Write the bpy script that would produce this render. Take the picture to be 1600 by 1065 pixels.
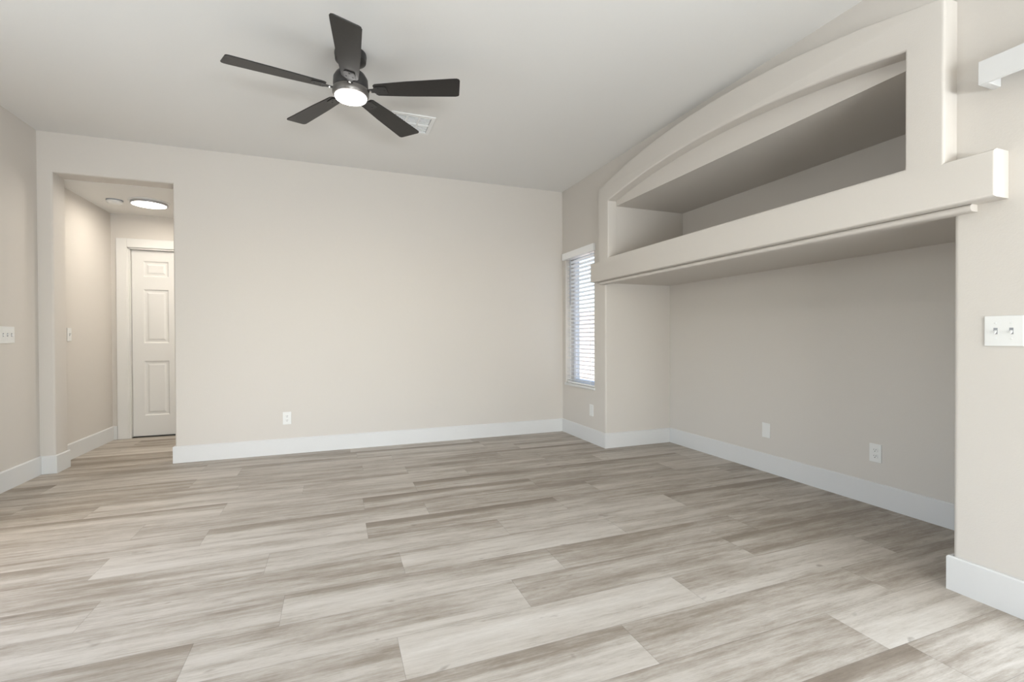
import bpy, bmesh, math, random
from mathutils import Vector, Matrix
random.seed(7)
PI = math.pi
scn = bpy.context.scene
for o in list(bpy.data.objects): bpy.data.objects.remove(o, do_unlink=True)
C = scn.collection

# ------------------------------------------------------------------ camera
H_CAM = 1.0816
cd = bpy.data.cameras.new('camera'); cam = bpy.data.objects.new('camera', cd); C.objects.link(cam)
cd.sensor_width = 36.0; cd.lens = 732.12/1600*36; cd.clip_start = 0.03; cd.clip_end = 200
R_ = Vector((0.93504531, -0.35450587, -0.00398155)); U_ = Vector((0.00669821, 0.00643644, 0.99995685)); F_ = Vector((0.35446495, 0.93503164, -0.00839292))
m = Matrix((( R_.x, U_.x, -F_.x, 0), (R_.y, U_.y, -F_.y, 0), (R_.z, U_.z, -F_.z, H_CAM), (0, 0, 0, 1)))
cam.matrix_world = m
scn.camera = cam

# ------------------------------------------------------------------ world, daylight, exposure
w = bpy.data.worlds.new('sky'); scn.world = w; w.use_nodes = True
nt = w.node_tree; nt.nodes.clear()
out = nt.nodes.new('ShaderNodeOutputWorld'); bg = nt.nodes.new('ShaderNodeBackground')
sky = nt.nodes.new('ShaderNodeTexSky'); sky.sky_type = 'NISHITA'; sky.sun_disc = False
sky.sun_elevation = math.radians(48); sky.sun_rotation = math.radians(200); sky.air_density = 1.0; sky.dust_density = 3.0
bg.inputs['Strength'].default_value = 0.80
nt.links.new(sky.outputs[0], bg.inputs['Color']); nt.links.new(bg.outputs[0], out.inputs['Surface'])

def area(name, loc, direction, sx, sy, power, color=(1, 1, 1), spread=180):
    d = bpy.data.lights.new(name, 'AREA'); d.shape = 'RECTANGLE'; d.size = sx; d.size_y = sy
    d.energy = power; d.color = color; d.spread = math.radians(spread)
    o = bpy.data.objects.new(name, d); C.objects.link(o); o.location = loc
    o.rotation_euler = Vector(direction).to_track_quat('-Z', 'Y').to_euler()
    return o
# sliding-door daylight, plus fill lamps added outside the rear and left windows
area('rear_up_fill', (0.55, -3.75, 0.15), (0, 1, 1.1), 3.0, 1.2, 760, (0.97, 0.98, 1.0))  # unseen fill lamp, aimed up to brighten the ceiling
area('daylight_sliding_door', (2.70, -0.12, 1.02), (-1, 0.15, -0.25), 1.8, 1.9, 62, (0.92, 0.965, 1.0))
area('left_fill', (-2.40, 1.7, 1.35), (1, 0.0, 0.20), 2.3, 1.7, 30, (0.92, 0.96, 1.0))  # unseen fill lamp added to even out walls and niche
sd = bpy.data.lights.new('sun', 'SUN'); sd.energy = 7.0; sd.angle = math.radians(0.6); sd.color = (1, 0.96, 0.90)
so = bpy.data.objects.new('sun', sd); C.objects.link(so); so.rotation_euler = Vector((0.25, -0.75, -0.62)).to_track_quat('-Z', 'Y').to_euler()
scn.view_settings.view_transform = 'Standard'
scn.view_settings.look = 'None'
scn.view_settings.exposure = 0.05
scn.view_settings.gamma = 1.0
scn.view_settings.use_curve_mapping = False

# ------------------------------------------------------------------ materials
def new_mat(name):
    mt = bpy.data.materials.new(name); mt.use_nodes = True
    return mt, mt.node_tree, mt.node_tree.nodes['Principled BSDF']
def paint(name, col, rough=0.6, bump=0.0, scale=140, spec=0.4, var=0.0, metal=0.0):
    mt, t, b = new_mat(name)
    b.inputs['Roughness'].default_value = rough; b.inputs['Metallic'].default_value = metal
    b.inputs['Specular IOR Level'].default_value = spec
    tc = t.nodes.new('ShaderNodeTexCoord')
    n = t.nodes.new('ShaderNodeTexNoise'); n.inputs['Scale'].default_value = scale; n.inputs['Detail'].default_value = 3
    t.links.new(tc.outputs['Object'], n.inputs['Vector'])
    mix = t.nodes.new('ShaderNodeMix'); mix.data_type = 'RGBA'
    mix.inputs['A'].default_value = (col[0]*(1-var), col[1]*(1-var), col[2]*(1-var), 1)
    mix.inputs['B'].default_value = (min(1, col[0]*(1+var)), min(1, col[1]*(1+var)), min(1, col[2]*(1+var)), 1)
    t.links.new(n.outputs['Fac'], mix.inputs['Factor']); t.links.new(mix.outputs['Result'], b.inputs['Base Color'])
    if bump:
        bp = t.nodes.new('ShaderNodeBump'); bp.inputs['Strength'].default_value = bump; bp.inputs['Distance'].default_value = 0.002
        t.links.new(n.outputs['Fac'], bp.inputs['Height']); t.links.new(bp.outputs['Normal'], b.inputs['Normal'])
    return mt
def emit(name, col, strength):
    mt, t, b = new_mat(name)
    b.inputs['Base Color'].default_value = (0.9, 0.9, 0.9, 1); b.inputs['Roughness'].default_value = 0.4
    b.inputs['Emission Color'].default_value = (*col, 1); b.inputs['Emission Strength'].default_value = strength
    return mt
M = {}
M['wall'] = paint('greige_wall_paint', (0.612, 0.577, 0.535), 0.62, 0.22, 150, 0.35, 0.012)
M['ceiling'] = paint('ceiling_paint', (0.760, 0.750, 0.730), 0.75, 0.15, 130, 0.3, 0.01)
M['trim'] = paint('white_trim_paint', (0.66, 0.66, 0.655), 0.35, 0.0, 60, 0.5, 0.008)
M['door'] = paint('white_door_paint', (0.70, 0.69, 0.67), 0.38, 0.0, 60, 0.5, 0.008)
M['plastic'] = paint('white_switch_plastic', (0.74, 0.74, 0.725), 0.28, 0.0, 60, 0.5, 0.005)
M['slot'] = paint('dark_slot', (0.03, 0.03, 0.03), 0.6, 0, 50)
M['slat'] = paint('white_blind_slat', (0.88, 0.88, 0.88), 0.4, 0.0, 60, 0.5, 0.01)
M['vinyl'] = paint('white_vinyl_frame', (0.72, 0.75, 0.80), 0.4, 0.0, 60, 0.5, 0.01)
M['cord'] = paint('grey_cord', (0.30, 0.31, 0.33), 0.6, 0, 50)
M['blade'] = paint('dark_walnut_blade', (0.018, 0.016, 0.015), 0.36, 0.05, 60, 0.38, 0.25)
M['black_metal'] = paint('matte_black_metal', (0.022, 0.021, 0.021), 0.38, 0.0, 60, 0.5, 0.1)
M['bronze'] = paint('gunmetal_ring', (0.15, 0.14, 0.13), 0.35, 0.0, 60, 0.5, 0.1, 0.6)
M['screw'] = paint('bright_steel', (0.75, 0.74, 0.72), 0.25, 0.0, 60, 0.5, 0.02, 1.0)
M['silver'] = paint('satin_nickel', (0.42, 0.42, 0.43), 0.35, 0.0, 60, 0.5, 0.02, 0.6)
M['vent'] = paint('vent_enamel', (0.80, 0.80, 0.79), 0.4, 0.0, 60, 0.5, 0.01)
M['vent_dark'] = paint('vent_duct', (0.06, 0.065, 0.07), 0.7, 0.0, 60)
M['lens'] = emit('frosted_lens_lit', (1.0, 0.98, 0.95), 14.0)
M['hall_lens'] = emit('hall_lens_lit', (1.0, 0.96, 0.90), 5.0)
M['stucco'] = paint('beige_stucco', (0.62, 0.52, 0.45), 0.9, 0.4, 30, 0.2, 0.08)
M['gravel'] = paint('pale_ground', (0.52, 0.45, 0.38), 0.95, 0.5, 25, 0.2, 0.2)

def glass_mat():
    mt = bpy.data.materials.new('window_glass'); mt.use_nodes = True; t = mt.node_tree; t.nodes.clear()
    o = t.nodes.new('ShaderNodeOutputMaterial'); mx = t.nodes.new('ShaderNodeMixShader')
    tr = t.nodes.new('ShaderNodeBsdfTransparent'); gl = t.nodes.new('ShaderNodeBsdfGlossy'); fr = t.nodes.new('ShaderNodeLayerWeight')
    gl.inputs['Roughness'].default_value = 0.02; tr.inputs['Color'].default_value = (0.95, 0.97, 0.97, 1); fr.inputs['Blend'].default_value = 0.06
    t.links.new(fr.outputs['Facing'], mx.inputs[0]); t.links.new(tr.outputs[0], mx.inputs[1]); t.links.new(gl.outputs[0], mx.inputs[2])
    t.links.new(mx.outputs[0], o.inputs['Surface']); return mt
M['glass'] = glass_mat()

PL, PW, PY0 = 1.205, 0.2265, 0.136          # plank length, width, first seam
def floor_mat():
    mt, t, b = new_mat('grey_oak_vinyl_plank'); L = t.links
    N = lambda k: t.nodes.new(k)
    uv = N('ShaderNodeUVMap'); uv.uv_map = 'plank'
    at = N('ShaderNodeVertexColor'); at.layer_name = 'tone'
    sep = N('ShaderNodeSeparateColor'); L.new(at.outputs['Color'], sep.inputs[0])
    # offset the grain of each plank
    off = N('ShaderNodeCombineXYZ')
    k1 = N('ShaderNodeMath'); k1.operation = 'MULTIPLY'; k1.inputs[1].default_value = 37.0; L.new(sep.outputs[1], k1.inputs[0])
    k2 = N('ShaderNodeMath'); k2.operation = 'MULTIPLY'; k2.inputs[1].default_value = 91.0; L.new(sep.outputs[2], k2.inputs[0])
    L.new(k1.outputs[0], off.inputs[0]); L.new(k2.outputs[0], off.inputs[1]); L.new(k1.outputs[0], off.inputs[2])
    add = N('ShaderNodeVectorMath'); add.operation = 'ADD'; L.new(uv.outputs[0], add.inputs[0]); L.new(off.outputs[0], add.inputs[1])
    def noise(sx, sy, scale, detail, rough, dist=0.0):
        mp = N('ShaderNodeMapping'); mp.inputs['Scale'].default_value = (sx, sy, 1); L.new(add.outputs[0], mp.inputs[0])
        n = N('ShaderNodeTexNoise'); n.inputs['Scale'].default_value = scale; n.inputs['Detail'].default_value = detail
        n.inputs['Roughness'].default_value = rough; n.inputs['Distortion'].default_value = dist
        L.new(mp.outputs[0], n.inputs['Vector']); return n
    broad = noise(0.75, 8.0, 1.5, 4, 0.55, 0.2)      # wide streaks along the plank
    mid = noise(1.7, 26.0, 2.4, 6, 0.68, 0.25)
    fine = noise(9.0, 150.0, 2.0, 6, 0.72, 0.15)
    blot = noise(3.0, 9.0, 2.5, 6, 0.7, 0.5)
    speck = noise(30.0, 120.0, 2.0, 3, 0.6, 0.4)
    def mul(a, k):
        n = N('ShaderNodeMath'); n.operation = 'MULTIPLY'; n.inputs[1].default_value = k; L.new(a, n.inputs[0]); return n.outputs[0]
    def plus(a, c):
        n = N('ShaderNodeMath'); n.operation = 'ADD'; L.new(a, n.inputs[0]); L.new(c, n.inputs[1]); return n.outputs[0]
    s = plus(plus(mul(broad.outputs['Fac'], 0.80), mul(mid.outputs['Fac'], 0.50)), plus(mul(fine.outputs['Fac'], 0.30), mul(blot.outputs['Fac'], 0.30)))
    s = plus(plus(s, mul(speck.outputs['Fac'], 0.12)), mul(sep.outputs[0], 0.22))
    # heartwood band: many planks carry a darker streak along their far edge
    sv = N('ShaderNodeSeparateXYZ'); L.new(uv.outputs[0], sv.inputs[0])
    bd = N('ShaderNodeMapRange'); bd.interpolation_type = 'SMOOTHSTEP'; bd.inputs['From Min'].default_value = PW*0.45; bd.inputs['From Max'].default_value = PW
    L.new(sv.outputs[1], bd.inputs[0])
    bs = N('ShaderNodeMath'); bs.operation = 'MULTIPLY'; L.new(bd.outputs[0], bs.inputs[0]); L.new(sep.outputs[2], bs.inputs[1])
    s = plus(s, mul(bs.outputs[0], -0.30))
    ramp = N('ShaderNodeValToRGB'); cr = ramp.color_ramp
    mr = N('ShaderNodeMapRange'); mr.inputs['From Min'].default_value = 0.535; mr.inputs['From Max'].default_value = 1.62; L.new(s, mr.inputs[0])
    cr.elements[0].position = 0.0; cr.elements[0].color = (0.135, 0.103, 0.076, 1)
    cr.elements[1].position = 1.0; cr.elements[1].color = (0.650, 0.610, 0.560, 1)
    e = cr.elements.new(0.33); e.color = (0.258, 0.217, 0.174, 1)
    e = cr.elements.new(0.58); e.color = (0.462, 0.418, 0.366, 1)
    L.new(mr.outputs[0], ramp.inputs[0])
    # small knots
    kn = noise(7.0, 16.0, 1.0, 2, 0.5, 0.5)
    kr = N('ShaderNodeMapRange'); kr.inputs['From Min'].default_value = 0.70; kr.inputs['From Max'].default_value = 0.78
    kr.inputs['To Min'].default_value = 0.0; kr.inputs['To Max'].default_value = 0.55; L.new(kn.outputs['Fac'], kr.inputs[0])
    mk = N('ShaderNodeMix'); mk.data_type = 'RGBA'; L.new(kr.outputs[0], mk.inputs['Factor']); L.new(ramp.outputs[0], mk.inputs['A'])
    mk.inputs['B'].default_value = (0.17, 0.14, 0.115, 1)
    ck = noise(3.2, 42.0, 1.3, 4, 0.6, 0.8)
    cr2 = N('ShaderNodeMapRange'); cr2.inputs['From Min'].default_value = 0.66; cr2.inputs['From Max'].default_value = 0.74
    cr2.inputs['To Min'].default_value = 0.0; cr2.inputs['To Max'].default_value = 0.42; L.new(ck.outputs['Fac'], cr2.inputs[0])
    mk2 = N('ShaderNodeMix'); mk2.data_type = 'RGBA'; L.new(cr2.outputs[0], mk2.inputs['Factor']); L.new(mk.outputs['Result'], mk2.inputs['A'])
    mk2.inputs['B'].default_value = (0.15, 0.115, 0.09, 1); mk = mk2
    # thin bevelled seam round each plank
    sx = N('ShaderNodeSeparateXYZ'); L.new(uv.outputs[0], sx.inputs[0])
    def edge(sock, size):
        a = N('ShaderNodeMath'); a.operation = 'SUBTRACT'; a.inputs[0].default_value = size; L.new(sock, a.inputs[1])
        mn = N('ShaderNodeMath'); mn.operation = 'MINIMUM'; L.new(sock, mn.inputs[0]); L.new(a.outputs[0], mn.inputs[1]); return mn.outputs[0]
    mn = N('ShaderNodeMath'); mn.operation = 'MINIMUM'; L.new(edge(sx.outputs[0], PL), mn.inputs[0]); L.new(edge(sx.outputs[1], PW), mn.inputs[1])
    er = N('ShaderNodeMapRange'); er.inputs['From Min'].default_value = 0.0; er.inputs['From Max'].default_value = 0.0016
    er.inputs['To Min'].default_value = 0.62; er.inputs['To Max'].default_value = 1.0; L.new(mn.outputs[0], er.inputs[0])
    ms = N('ShaderNodeMix'); ms.data_type = 'RGBA'; ms.blend_type = 'MULTIPLY'; ms.inputs['Factor'].default_value = 1.0
    L.new(mk.outputs['Result'], ms.inputs['A']); L.new(er.outputs[0], ms.inputs['B'])
    L.new(ms.outputs['Result'], b.inputs['Base Color'])
    rr = N('ShaderNodeMapRange'); rr.inputs['To Min'].default_value = 0.36; rr.inputs['To Max'].default_value = 0.52; L.new(mid.outputs['Fac'], rr.inputs[0])
    L.new(rr.outputs[0], b.inputs['Roughness']); b.inputs['Specular IOR Level'].default_value = 0.35
    bp = N('ShaderNodeBump'); bp.inputs['Strength'].default_value = 0.12; bp.inputs['Distance'].default_value = 0.001
    L.new(plus(fine.outputs['Fac'], mul(er.outputs[0], 1.5)), bp.inputs['Height']); L.new(bp.outputs['Normal'], b.inputs['Normal'])
    return mt
M['floor'] = floor_mat()

# ------------------------------------------------------------------ mesh helpers
def obj(name, bm, mat, parent=None, smooth=False, bevel=0.0, seg=2, angle=35):
    me = bpy.data.meshes.new(name); bmesh.ops.recalc_face_normals(bm, faces=bm.faces); bm.to_mesh(me); bm.free()
    o = bpy.data.objects.new(name, me); C.objects.link(o)
    for mm in (mat if isinstance(mat, (list, tuple)) else [mat]): me.materials.append(mm)
    if smooth:
        for p in me.polygons: p.use_smooth = True
        try: me.set_sharp_from_angle(angle=math.radians(angle))
        except Exception: pass
    if bevel:
        md = o.modifiers.new('bevel', 'BEVEL'); md.width = bevel; md.segments = seg; md.limit_method = 'ANGLE'; md.angle_limit = math.radians(40)
    if parent: o.parent = parent
    return o
def struct(name, bm, mat, **k):
    o = obj(name, bm, mat, **k)
    if not k.get('parent'): o['kind'] = 'structure'
    return o
def empty(name, loc, rot=(0, 0, 0)):
    o = bpy.data.objects.new(name, None); C.objects.link(o); o.location = loc; o.rotation_euler = rot
    o.empty_display_size = 0.05; return o
def tag(o, label, cat, group=None):
    o['label'] = label; o['category'] = cat
    if group: o['group'] = group
    return o
def box(bm, x0, x1, y0, y1, z0, z1, mi=0):
    v = [bm.verts.new(p) for p in ((x0,y0,z0),(x1,y0,z0),(x1,y1,z0),(x0,y1,z0),(x0,y0,z1),(x1,y0,z1),(x1,y1,z1),(x0,y1,z1))]
    for f in ((0,3,2,1),(4,5,6,7),(0,1,5,4),(1,2,6,5),(2,3,7,6),(3,0,4,7)):
        fc = bm.faces.new([v[i] for i in f]); fc.material_index = mi
    return v
def prism(bm, pts, a, b, axis='z', mi=0):
    """extrude polygon pts (2D) between a and b on axis"""
    def P(p, t):
        return {'z': (p[0], p[1], t), 'x': (t, p[0], p[1]), 'y': (p[0], t, p[1])}[axis]
    lo = [bm.verts.new(P(p, a)) for p in pts]; hi = [bm.verts.new(P(p, b)) for p in pts]
    fs = [bm.faces.new(lo), bm.faces.new(hi[::-1])]
    n = len(pts)
    for i in range(n): fs.append(bm.faces.new((lo[i], hi[i], hi[(i+1) % n], lo[(i+1) % n])))
    for f in fs: f.material_index = mi
    return lo + hi
def lathe(bm, prof, seg=48, mi=0, cx=0, cy=0):
    rings = []
    for r, z in prof:
        if r < 1e-6: rings.append([bm.verts.new((cx, cy, z))])
        else: rings.append([bm.verts.new((cx+r*math.cos(2*PI*i/seg), cy+r*math.sin(2*PI*i/seg), z)) for i in range(seg)])
    for a, b in zip(rings, rings[1:]):
        for i in range(seg):
            j = (i+1) % seg
            if len(a) == 1 and len(b) == 1: continue
            if len(a) == 1: f = bm.faces.new((a[0], b[i], b[j]))
            elif len(b) == 1: f = bm.faces.new((a[i], b[0], a[j]))
            else: f = bm.faces.new((a[i], b[i], b[j], a[j]))
            f.material_index = mi
def fillet(p, q, s, r, n=6):
    """points rounding corner q between p and s"""
    p, q, s = Vector(p), Vector(q), Vector(s)
    a = (p-q).normalized(); b = (s-q).normalized()
    return [tuple(q + a*r*(1-t)**2 + b*r*t**2 + (a+b)*0*t) if False else tuple((q+a*r)*(1-t)**2 + q*2*t*(1-t) + (q+b*r)*t**2) for t in [i/n for i in range(n+1)]]
def plate_curve(name, loops, thick, bev, axis, pos, mat):
    """flat slab with holes and rounded edges. loops of 2D points; slab centred at pos on axis"""
    cu = bpy.data.curves.new(name, 'CURVE'); cu.dimensions = '2D'; cu.fill_mode = 'BOTH'
    for lp in loops:
        s = cu.splines.new('POLY'); s.points.add(len(lp)-1); s.use_cyclic_u = True
        for k, p in enumerate(lp): s.points[k].co = (p[0], p[1], 0, 1)
    cu.extrude = thick/2-bev; cu.bevel_depth = bev; cu.offset = -bev; cu.bevel_resolution = 4
    tmp = bpy.data.objects.new(name+'_c', cu); C.objects.link(tmp)
    dg = bpy.context.evaluated_depsgraph_get(); dg.update()
    me = bpy.data.meshes.new_from_object(tmp.evaluated_get(dg))
    if axis == 'x': T = Matrix(((0,0,1,pos),(1,0,0,0),(0,1,0,0),(0,0,0,1)))      # (u,v,w)->(w,u,v)
    else: T = Matrix(((1,0,0,0),(0,0,1,pos),(0,1,0,0),(0,0,0,1)))               # (u,v,w)->(u,w,v)
    me.transform(T); bpy.data.objects.remove(tmp, do_unlink=True)
    bm = bmesh.new(); bm.from_mesh(me); bmesh.ops.remove_doubles(bm, verts=bm.verts, dist=1e-5)
    bpy.data.meshes.remove(me)
    return bm
def sweep(bm, path, h, t, closed=False):
    """baseboard of height h and thickness t; the room lies to the LEFT of the path"""
    prof = [(0, 0), (t, 0), (t, h-0.006), (t-0.005, h), (0, h)]
    n = len(path); rows = []
    for i, p in enumerate(path):
        d0 = Vector(path[i])-Vector(path[i-1]) if i > 0 else None
        d1 = Vector(path[i+1])-Vector(path[i]) if i < n-1 else None
        if d0 is None: d0 = d1
        if d1 is None: d1 = d0
        n0 = Vector((-d0.y, d0.x)).normalized(); n1 = Vector((-d1.y, d1.x)).normalized()
        mm = (n0+n1); mm = mm/ (mm.length_squared/2) if mm.length > 1e-6 else n0
        rows.append([bm.verts.new((p[0]+mm.x*a, p[1]+mm.y*a, z)) for a, z in prof])
    for a, b in zip(rows, rows[1:]):
        for k in range(len(prof)):
            l = (k+1) % len(prof); bm.faces.new((a[k], b[k], b[l], a[l]))
    bm.faces.new(rows[0]); bm.faces.new(rows[-1][::-1])

# ------------------------------------------------------------------ measures of the room
HC = 2.74; XR = 2.456; XL = -2.207; D = 4.835; XN = 3.222; Y1 = 3.923; Y2 = 1.195
HH = 2.42; XO1 = -2.11; XO2 = -1.298; YB = -3.2; HB = 0.145; TB = 0.015
XH = -2.225; YH = 6.2; XHR = 0.90; DB = 5.03

# ------------------------------------------------------------------ floor of planks
phase = {4: 1.784, 5: 1.0, 6: .205, 7: .731, 8: -.202, 9: .297, 10: .894, 11: .164, 12: .539, 13: .171, 14: .542, 15: -.215, 16: .545, 17: -.993}
tones = {}   # (row, joint index left of the plank): tone
bm = bmesh.new(); uvl = bm.loops.layers.uv.new('plank'); cl = bm.loops.layers.color.new('tone')
tone_hint = {(4, -1): .6, (4, 0): .85, (5, -1): .85, (5, 0): .5, (5, 1): .2, (6, -1): .6, (6, 0): .95, (6, 1): .75, (6, 2): .15,  # plank tones; shade is painted into the dark one at the niche's near end
             (7, -1): .8, (7, 0): .25, (7, 1): .2, (8, -2): .6, (8, -1): .6, (8, 0): .85, (8, 1): .35, (8, 2): .2, (9, -2): .5, (9, -1): .5, (9, 0): .85, (9, 1): .6,
             (10, -2): .6, (10, -1): .75, (10, 0): .8, (10, 1): .1, (11, -2): .6, (11, -1): .85, (11, 0): .3, (11, 1): .35, (11, 2): .6,
             (12, -1): .65, (12, 0): .2, (12, 1): .4, (13, -1): .3, (13, 0): .3, (14, -1): .6, (14, 0): .1, (14, 1): .4, (15, -1): .7, (15, 0): .25, (15, 1): .45, (16, 0): .2, (16, -1): .3}
row = -16
while PY0+row*PW < YH+0.05:
    y0 = PY0+row*PW; y1 = y0+PW
    ph = phase.get(row, random.uniform(0, PL))
    k = math.floor((-2.45-ph)/PL)
    while ph+k*PL < 3.4:
        x0 = ph+k*PL; x1 = x0+PL
        c0, c1 = max(x0, -2.5), min(x1, 3.4); e0, e1 = max(y0, YB-.1), min(y1, YH+.08)
        if c1 > c0 and e1 > e0:
            tone = tone_hint.get((row, k), random.random()*.9)
            col = (tone, random.random(), random.random(), 1)
            vs = [bm.verts.new(p) for p in ((c0, e0, 0), (c1, e0, 0), (c1, e1, 0), (c0, e1, 0))]
            f = bm.faces.new(vs)
            for lp in f.loops:
                lp[uvl].uv = (lp.vert.co.x-x0, lp.vert.co.y-y0); lp[cl] = col
        k += 1
    row += 1
box(bm, -2.5, 3.4, YB-.1, YH+.08, -.12, -.004)
me = bpy.data.meshes.new('floor'); bm.to_mesh(me); bm.free()
fl = bpy.data.objects.new('floor', me); C.objects.link(fl); me.materials.append(M['floor']); fl['kind'] = 'structure'

# ------------------------------------------------------------------ ceilings
bm = bmesh.new(); box(bm, XL-.12, XN+.2, YB-.12, DB, HC, HC+.12)
struct('ceiling', bm, M['ceiling'])
bm = bmesh.new(); box(bm, XH-.12, XHR+.12, DB, YH+.3, HH, HH+.12)
struct('ceiling_hall', bm, M['ceiling'])

# ------------------------------------------------------------------ back wall with rounded opening
e = .06
loop = [(XL-e, -e), (XO1, -e), (XO1, HH), (XO2, HH), (XO2, -e), (XR+.165, -e), (XR+.165, HC+e), (XL-e, HC+e)]
bm = plate_curve('wall_back', [loop], DB-D, .016, 'y', (D+DB)/2, None)
struct('wall_back', bm, M['wall'], smooth=True)
LY0, LY1, LZ0, LZ1 = .5, 2.9, .5, 2.25          # left window added for light, outside the picture
bm = bmesh.new(); box(bm, XL-.12, XL, LY1, DB-.02, 0, HC); box(bm, XL-.12, XL, YB-.12, LY0, 0, HC); box(bm, XL-.12, XL, LY0, LY1, 0, LZ0); box(bm, XL-.12, XL, LY0, LY1, LZ1, HC)
struct('wall_left', bm, M['wall'])
# hall beyond the opening
bm = bmesh.new(); box(bm, XH-.12, XH, DB-.01, YH+.1, 0, HH); struct('wall_hall_left', bm, M['wall'])
bm = bmesh.new(); box(bm, XHR, XHR+.12, DB-.01, YH+.1, 0, HH); struct('wall_hall_right', bm, M['wall'])
DX0, DX1, DZ = -2.062, -1.282, 2.045        # door leaf in the hall's end wall
bm = bmesh.new()
box(bm, XH-.12, DX0-.015, YH, YH+.14, 0, HH); box(bm, DX1+.015, XHR+.12, YH, YH+.14, 0, HH); box(bm, DX0-.015, DX1+.015, YH, YH+.14, DZ+.02, HH)
box(bm, XH-.12, XHR+.12, YH+.30, YH+.33, 0, HH)
struct('wall_hall_end', bm, M['wall'])

# ------------------------------------------------------------------ right wall with the media niches
WY0, WY1, WZ0, WZ1 = 4.13, 4.757, 0.562, 2.0     # blind window
SY0, SY1, SZ = -1.15, 0.86, 2.03                 # sliding door
XO = XR+.17
def rounded_plan(z0, z1, ya, yb, bm):
    """solid around a recess between ya and yb, rounded at its mouth"""
    r = .018
    a = fillet((XR, 4.06), (XR, yb), (XN, yb), r); b = fillet((XN, ya), (XR, ya), (XR, .86), r)
    pts = [(XR, 4.06)] + a + [(XN, yb), (XN, ya)] + b + [(XR, SY1), (XO, SY1), (XO, 1.0), (XN+.15, 1.0), (XN+.15, 4.06)]
    prism(bm, pts, z0, z1, 'z')
bm = bmesh.new()
rounded_plan(-.02, 1.60, Y2, Y1, bm)
box(bm, XR, XN+.15, 1.0, 4.06, 1.60, 1.82)
NY0, NY1, NZ1 = 1.33, 3.735, 2.292
rounded_plan(1.82, NZ1, NY0, NY1, bm)
box(bm, XR, XN+.15, 1.0, 4.06, NZ1, HC)
box(bm, XR, XO, SY1, 1.0, 1.60, 1.82); box(bm, XR, XO, SY1, 1.0, NZ1, HC)
# around the blind window
box(bm, XR, XO, 4.06, WY0, -.02, HC); box(bm, XR, XO, WY1, D+.02, -.02, HC)
box(bm, XR, XO, WY0, WY1, -.02, WZ0); box(bm, XR, XO, WY0, WY1, WZ1, HC)
# around the sliding door
box(bm, XR, XO, SY0, SY1, SZ, HC); box(bm, XR, XO, YB-.12, SY0, -.02, HC)
bmesh.ops.remove_doubles(bm, verts=bm.verts, dist=1e-5)
struct('wall_right', bm, M['wall'])
# rear wall with a window added to let light in
bm = bmesh.new()
RX0, RX1, RZ0, RZ1 = -1.0, 2.1, 0.28, 2.4
box(bm, XL-.12, RX0, YB-.12, YB, 0, HC); box(bm, RX1, XR+.02, YB-.12, YB, 0, HC)
box(bm, RX0, RX1, YB-.12, YB, 0, RZ0); box(bm, RX0, RX1, YB-.12, YB, RZ1, HC)
struct('wall_rear', bm, M['wall'])

# raised plaster surround of the niches
def arc(y0, y1, z, rise, n=40):
    yc = (y0+y1)/2; hw = abs(y1-y0)/2; R = (hw*hw+rise*rise)/(2*rise); zc = z+rise-R
    return [(y0+(y1-y0)*i/n, zc+math.sqrt(R*R-(y0+(y1-y0)*i/n-yc)**2)) for i in range(n+1)]
PD = .09
outer = [(4.056, 1.613), (4.056, 1.797), (3.900, 1.797)] + arc(3.900, 1.186, 2.48, .172) + [(1.186, 1.797), (1.0235, 1.797), (1.0235, 1.613)]
inner = [(NY1, 1.816)] + arc(NY1, NY0, 2.335, .117) + [(NY0, 1.816)]
bm = plate_curve('surround', [outer, inner], PD+.02, .012, 'x', XR-PD/2+.01, None)
struct('trim_1', bm, M['wall'], smooth=True)
# half-round bead under the surround
bm = bmesh.new()
prof = [(XR+.001, 1.613), (XR+.001, 1.584)] + [(XR-.036-.0145*math.sin(a), 1.5985-.0145*math.cos(a)) for a in [PI*i/8 for i in range(9)]]
lo = [bm.verts.new((x, 1.117, z)) for x, z in prof]; hi = [bm.verts.new((x, 3.955, z)) for x, z in prof]
bm.faces.new(lo); bm.faces.new(hi[::-1])
for i in range(len(prof)):
    j = (i+1) % len(prof); bm.faces.new((lo[i], hi[i], hi[j], lo[j]))
# the bead also closes the front of the lower soffit
struct('trim_2', bm, M['wall'], smooth=True)

# ------------------------------------------------------------------ baseboards
bm = bmesh.new(); sweep(bm, [(XR, D), (XO2, D), (XO2, DB)], HB, TB); struct('baseboard_back', bm, M['trim'])
bm = bmesh.new(); sweep(bm, [(XO1, DB), (XO1, D), (XL, D), (XL, YB)], HB, TB); struct('baseboard_left', bm, M['trim'])
bm = bmesh.new(); sweep(bm, [(DX0-.118, YH), (XH, YH), (XH, DB)], HB, TB); struct('baseboard_hall', bm, M['trim'])
bm = bmesh.new(); sweep(bm, [(XR, SY1+.005), (XR, Y2), (XN, Y2), (XN, Y1), (XR, Y1), (XR, D)], HB, TB); struct('baseboard_right', bm, M['trim'])
bm = bmesh.new(); sweep(bm, [(XL, YB), (XR, YB), (XR, SY0)], HB, TB); struct('baseboard_rear', bm, M['trim'])

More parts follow.
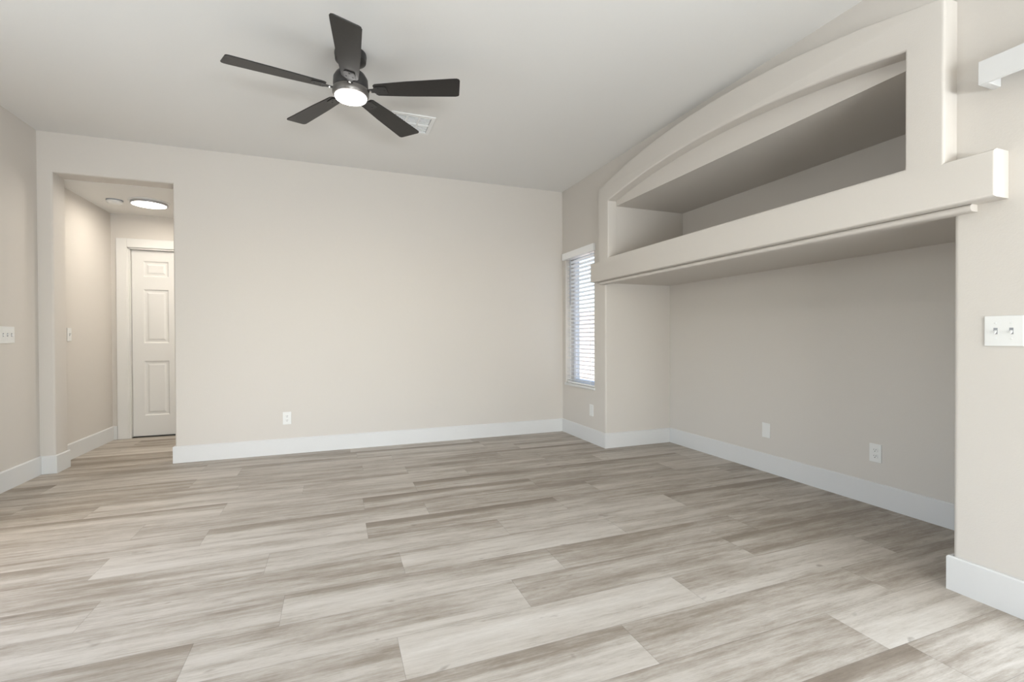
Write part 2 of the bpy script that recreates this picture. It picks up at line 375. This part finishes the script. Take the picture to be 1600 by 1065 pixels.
# ------------------------------------------------------------------ six panel door in the hall
door = empty('door_1', (DX0, YH+.04, 0)); door['kind'] = 'structure'
bm = bmesh.new()
W = DX1-DX0; stile = .108; mull = .10; pw = (W-2*stile-mull)/2; yf = 0.0
rows_z = [(0.235, 0.835), (1.03, 1.62), (1.76, 1.93)]
xs = [0.004, stile, stile+pw, stile+pw+mull, W-stile, W-.004]; zs = [0.012, .235, .835, 1.03, 1.62, 1.76, 1.93, DZ]
def quad(pts): bm.faces.new([bm.verts.new(p) for p in pts])
for i in range(5):
    for j in range(7):
        x0, x1, z0, z1 = xs[i], xs[i+1], zs[j], zs[j+1]
        if i in (1, 3) and j in (1, 3, 5):
            # ogee: step in, flat, raised field
            lv = [(0, 0), (.012, .011), (.030, .011), (.048, .004)]
            for (a, da), (b_, db) in zip(lv, lv[1:]):
                A = [(x0+a, da, z0+a), (x1-a, da, z0+a), (x1-a, da, z1-a), (x0+a, da, z1-a)]
                B = [(x0+b_, db, z0+b_), (x1-b_, db, z0+b_), (x1-b_, db, z1-b_), (x0+b_, db, z1-b_)]
                for k in range(4): quad((A[k], A[(k+1) % 4], B[(k+1) % 4], B[k]))
            quad(B)
        else: quad(((x0, 0, z0), (x1, 0, z0), (x1, 0, z1), (x0, 0, z1)))
bmesh.ops.remove_doubles(bm, verts=bm.verts, dist=1e-5)
X0, X1 = xs[0], xs[-1]
for a, b_ in (((X0, 0.012), (X1, 0.012)), ((X1, 0.012), (X1, DZ)), ((X1, DZ), (X0, DZ)), ((X0, DZ), (X0, 0.012))):
    quad(((a[0], 0, a[1]), (b_[0], 0, b_[1]), (b_[0], .035, b_[1]), (a[0], .035, a[1])))
quad(((X0, .035, .012), (X1, .035, .012), (X1, .035, DZ), (X0, .035, DZ)))
leaf = obj('door_leaf', bm, M['door'], door)
bm = bmesh.new(); lathe(bm, [(0, 0), (.026, 0), (.028, .006), (.012, .012), (.011, .035), (.026, .045), (.029, .058), (.022, .070), (0, .073)], 24)
for v in bm.verts: v.co = (v.co.x+W-.07, -v.co.z, v.co.y+.95)
obj('door_knob', bm, M['silver'], leaf, smooth=True)
# casing with a small stepped profile, jambs
bm = bmesh.new(); cw = .095
yc0 = -.04-.018; yc1 = -.04
box(bm, -.020-cw, -.020, yc0, yc1, 0, DZ+.02+cw); box(bm, W+.020, W+.020+cw, yc0, yc1, 0, DZ+.02+cw); box(bm, -.020, W+.020, yc0, yc1, DZ+.02, DZ+.02+cw)
box(bm, -.020-cw*.35, -.012, yc0+.006, yc1, 0, DZ+.012); box(bm, W+.012, W+.020+cw*.35, yc0+.006, yc1, 0, DZ+.012)
obj('casing', bm, M['door'], door, bevel=.004)
bm = bmesh.new()
box(bm, -.015, 0, -.04, .10, 0, DZ+.015); box(bm, W, W+.015, -.04, .10, 0, DZ+.015); box(bm, -.015, W+.015, -.04, .10, DZ+.004, DZ+.019)
obj('jamb', bm, M['door'], door)
bm = bmesh.new(); box(bm, 0, W, -.02, .06, 0.0005, .006); obj('threshold', bm, M['slot'], door)

# ------------------------------------------------------------------ blind window
win = empty('window_1', (XR, WY0, WZ0)); win['kind'] = 'structure'
wy, wz = WY1-WY0, WZ1-WZ0
bm = bmesh.new(); f0, f1, fw = .10, .155, .045
box(bm, f0, f1, 0, fw, 0, wz); box(bm, f0, f1, wy-fw, wy, 0, wz); box(bm, f0, f1, fw, wy-fw, 0, fw); box(bm, f0, f1, fw, wy-fw, wz-fw, wz)
obj('window_frame', bm, M['vinyl'], win, bevel=.003)
bm = bmesh.new(); box(bm, .125, .130, fw, wy-fw, fw, wz-fw); obj('window_pane', bm, M['glass'], win)
bm = bmesh.new(); box(bm, -.012, .10, -.012, wy+.012, -.022, .004); obj('window_sill', bm, M['trim'], win, bevel=.004)

blind = empty('window_blind', (XR, WY0, WZ0))
tag(blind, 'white horizontal slat blind hanging in the narrow window beside the niches', 'blind')
bm = bmesh.new(); box(bm, -.026, .004, -.022, wy+.040, wz-.052, wz+.022); obj('valance', bm, M['slat'], blind, bevel=.004)
bm = bmesh.new(); box(bm, .010, .060, .010, wy-.010, wz-.05, wz-.004); obj('head_rail', bm, M['slat'], blind)
def slat_bm(z):
    bm = bmesh.new(); n = 6; th = math.radians(-14)
    top, bot = [], []
    for i in range(n+1):
        s = (i/n-.5)*.050; cr = .0035*(1-(2*i/n-1)**2)
        x = .036+s*math.cos(th); zz = z+s*math.sin(th)+cr
        top.append((x, zz+.0013)); bot.append((x, zz-.0013))
    prism(bm, top+bot[::-1], .012, wy-.012, 'y')
    for v in bm.verts: pass
    return bm
ns = 31
for i in range(ns):
    bm = slat_bm(.040+i*.0437); obj('slat', bm, M['slat'], blind, smooth=True)
bm = bmesh.new(); box(bm, .012, .060, .012, wy-.012, .006, .022); obj('bottom_rail', bm, M['slat'], blind, bevel=.003)
for yy in (.10, wy-.10):
    bm = bmesh.new(); box(bm, .0095, .0112, yy-.003, yy+.003, .02, wz-.05); box(bm, .0615, .0630, yy-.003, yy+.003, .02, wz-.05); obj('ladder_cord', bm, M['slat'], blind)
bm = bmesh.new(); lathe(bm, [(0, .87), (.0045, .87), (.0060, .90), (.0045, wz-.06), (0, wz-.06)], 8, 0, .003, wy-.105)
obj('tilt_wand', bm, M['cord'], blind, smooth=True)

# unseen sliding door implied by its valance; rear and left windows added for daylight
def glazed(name, axis, a0, a1, z0, z1, pos, depth, mulls, door_like=False):
    e_ = empty(name, (pos, a0, z0) if axis == 'x' else (a0, pos, z0)); e_['kind'] = 'structure'
    L_, Hh_ = a1-a0, z1-z0; f = .05; bm = bmesh.new(); bg_ = bmesh.new()
    def bx(b, u0, u1, v0, v1, d0, d1):
        if axis == 'x': box(b, d0, d1, u0, u1, v0, v1)
        else: box(b, u0, u1, d0, d1, v0, v1)
    bx(bm, 0, f, 0, Hh_, 0, depth); bx(bm, L_-f, L_, 0, Hh_, 0, depth); bx(bm, f, L_-f, 0, f, 0, depth); bx(bm, f, L_-f, Hh_-f, Hh_, 0, depth)
    for mm in mulls: bx(bm, mm*L_-.03, mm*L_+.03, f, Hh_-f, 0, depth)
    obj('door_frame' if door_like else 'window_frame', bm, M['vinyl'], e_)
    bx(bg_, f, L_-f, f, Hh_-f, depth*.45, depth*.55); obj('glass_panel' if door_like else 'window_pane', bg_, M['glass'], e_)
glazed('door_2', 'x', SY0, SY1, 0, SZ, XR+.09, .07, (.5,), True)
glazed('added_left_window', 'x', LY0, LY1, LZ0, LZ1, XL-.10, .05, (.5,))
glazed('added_rear_window', 'y', RX0, RX1, RZ0, RZ1, YB-.09, .05, (.333, .667))

# valance of the sliding door's blind, its near end shows at the right edge
val = empty('door_valance', (XR, 1.068, 2.06)); tag(val, 'white boxed valance on the right wall above the light switch', 'valance')
y_end = -2.35; vt = .016; vp = .10
bm = bmesh.new(); box(bm, -vp, -vp+vt, y_end, 0.004, -.004, .086); obj('front_board', bm, M['trim'], val, bevel=.002)
bm = bmesh.new(); box(bm, -vp+vt, 0, -.022, 0.004, -.004, .086); obj('end_return', bm, M['trim'], val, bevel=.002)
bm = bmesh.new(); box(bm, -vp+vt, 0, y_end, y_end+vt, -.004, .086); obj('end_return', bm, M['trim'], val, bevel=.002)
bm = bmesh.new(); box(bm, -vp+vt, 0, y_end+vt, -.022, .072, .084); obj('top_board', bm, M['trim'], val)

# ------------------------------------------------------------------ switches and sockets
def wall_frame(loc, facing):
    """local x = across the plate, local y = out of the wall, local z = up"""
    ang = {'-y': PI, '+x': -PI/2, '-x': PI/2}[facing]
    return loc, (0, 0, ang)
def plate_mesh(wd, ht):
    bm = bmesh.new(); box(bm, -wd/2, wd/2, 0, .0055, -ht/2, ht/2)
    return bm
def screw(parent, x, z):
    bm = bmesh.new(); lathe(bm, [(0, 0), (.0032, 0), (.0032, .0012), (.002, .0018), (0, .0018)], 12)
    for v in bm.verts: v.co = (v.co.x+x, v.co.z+.0055, v.co.y+z)
    return obj('screw', bm, M['plastic'], parent)
def duplex(name, loc, facing, label, group=None):
    l, r = wall_frame(loc, facing); t = empty(name, l, r); tag(t, label, 'outlet', group)
    p = obj('cover_plate', plate_mesh(.072, .116), M['plastic'], t, bevel=.002)
    for zz in (.0195, -.0195):
        bm = bmesh.new(); lathe(bm, [(0, 0), (.0172, 0), (.0172, .0024), (.0160, .0032), (0, .0032)], 28)
        for v in bm.verts: v.co = (v.co.x, v.co.z+.0055, max(-.0135, min(.0135, v.co.y))+zz)
        s = obj('socket', bm, M['plastic'], t)
        bm = bmesh.new()
        box(bm, -.0075, -.0052, .0080, .0092, zz-.001, zz+.0075); box(bm, .0052, .0075, .0080, .0092, zz, zz+.0070)
        lathe(bm, [(0, 0), (.0028, 0), (.0028, .0012), (0, .0012)], 12)
        for v in bm.verts:
            if abs(v.co.z) < .0013 and v.co.y < .0079: v.co = (v.co.x, .0080+v.co.z, v.co.y+zz-.0075)
        obj('slots', bm, M['slot'], s)
    screw(t, 0, 0)
    return t
def blank(name, loc, facing, label, cat, jack=False):
    l, r = wall_frame(loc, facing); t = empty(name, l, r); tag(t, label, cat)
    obj('cover_plate', plate_mesh(.072, .116), M['plastic'], t, bevel=.002)
    screw(t, 0, .042); screw(t, 0, -.042)
    if jack:
        bm = bmesh.new(); lathe(bm, [(0, 0), (.0075, 0), (.0075, .002), (.0048, .002), (.0048, .009), (.003, .009), (0, .009)], 16)
        for v in bm.verts: v.co = (v.co.x, v.co.z+.0055, v.co.y)
        obj('cable_jack', bm, M['silver'], t, smooth=True)
    return t
def toggle_plate(name, loc, facing, n, label, up):
    l, r = wall_frame(loc, facing); t = empty(name, l, r); tag(t, label, 'light switch')
    wd = .0695+.0465*(n-1)
    obj('cover_plate', plate_mesh(wd, .120), M['plastic'], t, bevel=.002)
    for i in range(n):
        x = (i-(n-1)/2)*.0465
        bm = bmesh.new(); box(bm, x-.006, x+.006, .0052, .0060, -.0125, .0125); fr = obj('toggle_slot', bm, M['cord'], t)
        bm = bmesh.new(); s = 1 if up[i] else -1
        prism(bm, [(.004, -.0045), (.004, .0045), (.019, s*.010+.0028), (.019, s*.010-.0028)], x-.0038, x+.0038, 'x')
        obj('toggle', bm, M['plastic'], t, bevel=.0008)
        screw(t, x, .030); screw(t, x, -.030)
    return t
duplex('power_outlet', (-.418, D, .333), '-y', 'white duplex outlet low on the long back wall')
duplex('power_outlet', (XN, 1.966, .334), '-x', 'white duplex outlet low inside the niche, the nearer of its two plates')
blank('power_outlet', (XR, 4.188, .330), '-x', 'white wall plate below the blind window', 'outlet')
blank('cable_plate', (XN, 2.775, .330), '-x', 'plain white cover plate low inside the niche, the farther of its two plates', 'wall plate')
toggle_plate('light_switch', (XR, 1.034, 1.098), '-x', 2, 'white double toggle switch on the right wall below the valance', (0, 0))
toggle_plate('light_switch', (XL, 4.445, 1.112), '+x', 3, 'white wide toggle switch plate on the left wall at the picture edge', (0, 1, 0))
toggle_plate('light_switch', (XH, 5.335, 1.119), '+x', 1, 'small white single switch on the hall wall inside the opening', (1,))

# ------------------------------------------------------------------ ceiling vent
vx0, vx1, vy0, vy1 = .405, .728, 3.52, 3.835
vent = empty('ceiling_vent', ((vx0+vx1)/2, (vy0+vy1)/2, HC)); tag(vent, 'white louvred air vent in the ceiling behind the fan blades', 'vent')
hx, hy = (vx1-vx0)/2, (vy1-vy0)/2
bm = bmesh.new(); b_ = .028; zt = -.008
box(bm, -hx, hx, -hy, -hy+b_, zt, 0); box(bm, -hx, hx, hy-b_, hy, zt, 0); box(bm, -hx, -hx+b_, -hy+b_, hy-b_, zt, 0); box(bm, hx-b_, hx, -hy+b_, hy-b_, zt, 0)
for q in (-1/3, 1/3): box(bm, q*(hx-b_)-.006, q*(hx-b_)+.006, -hy+b_, hy-b_, zt, 0)
box(bm, -hx+b_, hx-b_, -.006, .006, zt, 0)
obj('vent_frame', bm, M['vent'], vent, bevel=.002)
bm = bmesh.new(); box(bm, -hx+b_, hx-b_, -hy+b_, hy-b_, -.0012, -.0002); obj('duct_opening', bm, M['vent_dark'], vent)
cwid = (2*(hx-b_))/3
for ci in range(3):
    for rj in range(2):
        bm = bmesh.new(); cx0 = -hx+b_+ci*cwid+.004; cy0 = (-hy+b_+.002) if rj == 0 else .008; ch = hy-b_-.010
        for q in range(6):
            yy = cy0+(q+.5)*ch/6
            prism(bm, [(yy-.0024, -.0020), (yy-.0014, -.0020), (yy+.0022, -.0062), (yy+.0012, -.0066)], cx0, cx0+cwid-.008, 'x')
        obj('louvre_panel', bm, M['vent'], vent)

# ------------------------------------------------------------------ hall ceiling lamp and detector
lamp = empty('hall_ceiling_lamp', (-1.69, 5.57, HH)); tag(lamp, 'round white flush ceiling light glowing in the hall', 'ceiling light')
bm = bmesh.new(); lathe(bm, [(0, 0), (.168, 0), (.168, -.006), (.160, -.010), (.150, -.010), (.150, -.004), (0, -.004)], 56); obj('base_ring', bm, M['trim'], lamp, smooth=True)
bm = bmesh.new(); lathe(bm, [(.150, -.008), (.150, -.028), (.143, -.031), (.140, -.031), (.140, -.008)], 56); obj('side_band', bm, M['silver'], lamp, smooth=True)
bm = bmesh.new(); lathe(bm, [(.140, -.026), (.139, -.032), (.10, -.038), (0, -.040)], 56); obj('lens', bm, M['hall_lens'], lamp, smooth=True)
det = empty('smoke_detector', (-1.975, 5.60, HH)); tag(det, 'small round smoke detector on the hall ceiling beside the lamp', 'smoke detector')
bm = bmesh.new(); lathe(bm, [(0, 0), (.066, 0), (.066, -.010), (.060, -.012)], 40); obj('mounting_base', bm, M['cord'], det, smooth=True)
bm = bmesh.new(); lathe(bm, [(.062, -.008), (.062, -.026), (.052, -.036), (.03, -.040), (0, -.040)], 40); obj('cover', bm, M['plastic'], det, smooth=True)

# ------------------------------------------------------------------ ceiling fan
FX, FY = .0997, 2.904
fan = empty('ceiling_fan', (FX, FY, HC)); tag(fan, 'black five blade ceiling fan with a lit round lamp', 'ceiling fan')
bm = bmesh.new(); lathe(bm, [(0, 0), (.088, 0), (.090, -.012), (.086, -.045), (.060, -.062), (.030, -.066), (0, -.066)], 48); obj('canopy', bm, M['black_metal'], fan, smooth=True)
bm = bmesh.new(); lathe(bm, [(0, -.06), (.016, -.06), (.016, -.13), (0, -.13)], 20); obj('downrod', bm, M['black_metal'], fan, smooth=True)
bm = bmesh.new(); lathe(bm, [(0, -.095), (.030, -.095), (.045, -.105), (.082, -.125), (.096, -.150), (.098, -.190), (.094, -.205), (.070, -.212), (0, -.212)], 48); obj('motor_housing', bm, M['black_metal'], fan, smooth=True)
bm = bmesh.new(); lathe(bm, [(.070, -.206), (.098, -.210), (.103, -.220), (.102, -.238), (.096, -.250), (.089, -.252), (.088, -.245)], 48); obj('light_ring', bm, M['bronze'], fan, smooth=True)
bm = bmesh.new(); lathe(bm, [(.0885, -.246), (.089, -.256), (.086, -.263), (.072, -.268), (.040, -.271), (0, -.272)], 48); obj('light_lens', bm, M['lens'], fan, smooth=True)
angs = [-170.3, -93.8, -23.3, 49.3, 121.4]; ZB = -.228
r0, r1 = .140, .652
top_pts = [(r0+.012, .046), (r0, .036), (r0, -.036), (r0+.012, -.046)]
lower = [(r1*.5, -.060), (r1-.05, -.072), (r1-.018, -.0725), (r1-.006, -.066), (r1-.002, -.054)]
upper = [(r1-.024, .060), (r1-.030, .068), (r1-.044, .0725), (r1*.5, .060)]
for a in angs:
    outline = top_pts + lower + upper
    bm = bmesh.new(); prism(bm, outline, -.003, .003, 'z')
    blade = obj('blade', bm, M['blade'], fan, bevel=.0015)
    blade.location = (0, 0, ZB+.012); blade.rotation_euler = (Matrix.Rotation(math.radians(a), 3, 'Z') @ Matrix.Rotation(math.radians(-10), 3, 'X')).to_euler()
    bm = bmesh.new()
    prism(bm, [(.085, -.013), (.135, -.016), (.150, -.030), (.205, -.030), (.215, -.022), (.215, .022), (.205, .030), (.150, .030), (.135, .016), (.085, .013)], -.0075, -.0032, 'z')
    br = obj('blade_bracket', bm, M['black_metal'], blade, bevel=.001)
    for sx_, sy_ in ((.165, -.018), (.165, .018), (.198, 0)):
        bm = bmesh.new(); lathe(bm, [(0, -.0075), (.0042, -.0075), (.0036, -.0098), (0, -.0102)], 12, 0, sx_, sy_)
        obj('bracket_screw', bm, M['black_metal'], blade)
    bm = bmesh.new(); lathe(bm, [(0, -.0075), (.008, -.0075), (.007, -.014), (0, -.015)], 16, 0, .118, 0); obj('arm_bolt', bm, M['screw'], blade)
ld = bpy.data.lights.new('fan_lamp', 'AREA'); ld.shape = 'DISK'; ld.size = .18; ld.energy = 8; ld.color = (1, .95, .88)
lo_ = bpy.data.objects.new('fan_lamp', ld); C.objects.link(lo_); lo_.location = (FX, FY, HC-.285)
ld = bpy.data.lights.new('hall_lamp', 'AREA'); ld.shape = 'DISK'; ld.size = .26; ld.energy = 7.5; ld.color = (1, .92, .80)
lo_ = bpy.data.objects.new('hall_lamp', ld); C.objects.link(lo_); lo_.location = (-1.69, 5.57, HH-.045)

# ------------------------------------------------------------------ outdoors seen through the blind; unseen sky blocker at the rear
bm = bmesh.new(); box(bm, XN-.6, 14, -8, 16, -.25, -.15); struct('ground', bm, M['gravel'])
bm = bmesh.new(); box(bm, 6.2, 6.4, 2, 16, -.2, 1.75); struct('wall_garden', bm, M['stucco'])
bm = bmesh.new(); box(bm, XL-.12, XR+.17, -6.4, YB-.12, 2.55, 2.75); struct('rear_sky_blocker', bm, M['stucco'])  # unseen slab added to cut sky light through the rear window
# hall lengthened behind the long wall, with an unseen lamp added to brighten it
ld = bpy.data.lights.new('hall_fill', 'AREA'); ld.shape = 'DISK'; ld.size = .26; ld.energy = 19; ld.color = (1, .93, .82)
lo_ = bpy.data.objects.new('hall_fill', ld); C.objects.link(lo_); lo_.location = (-0.55, 5.60, HH-.045)
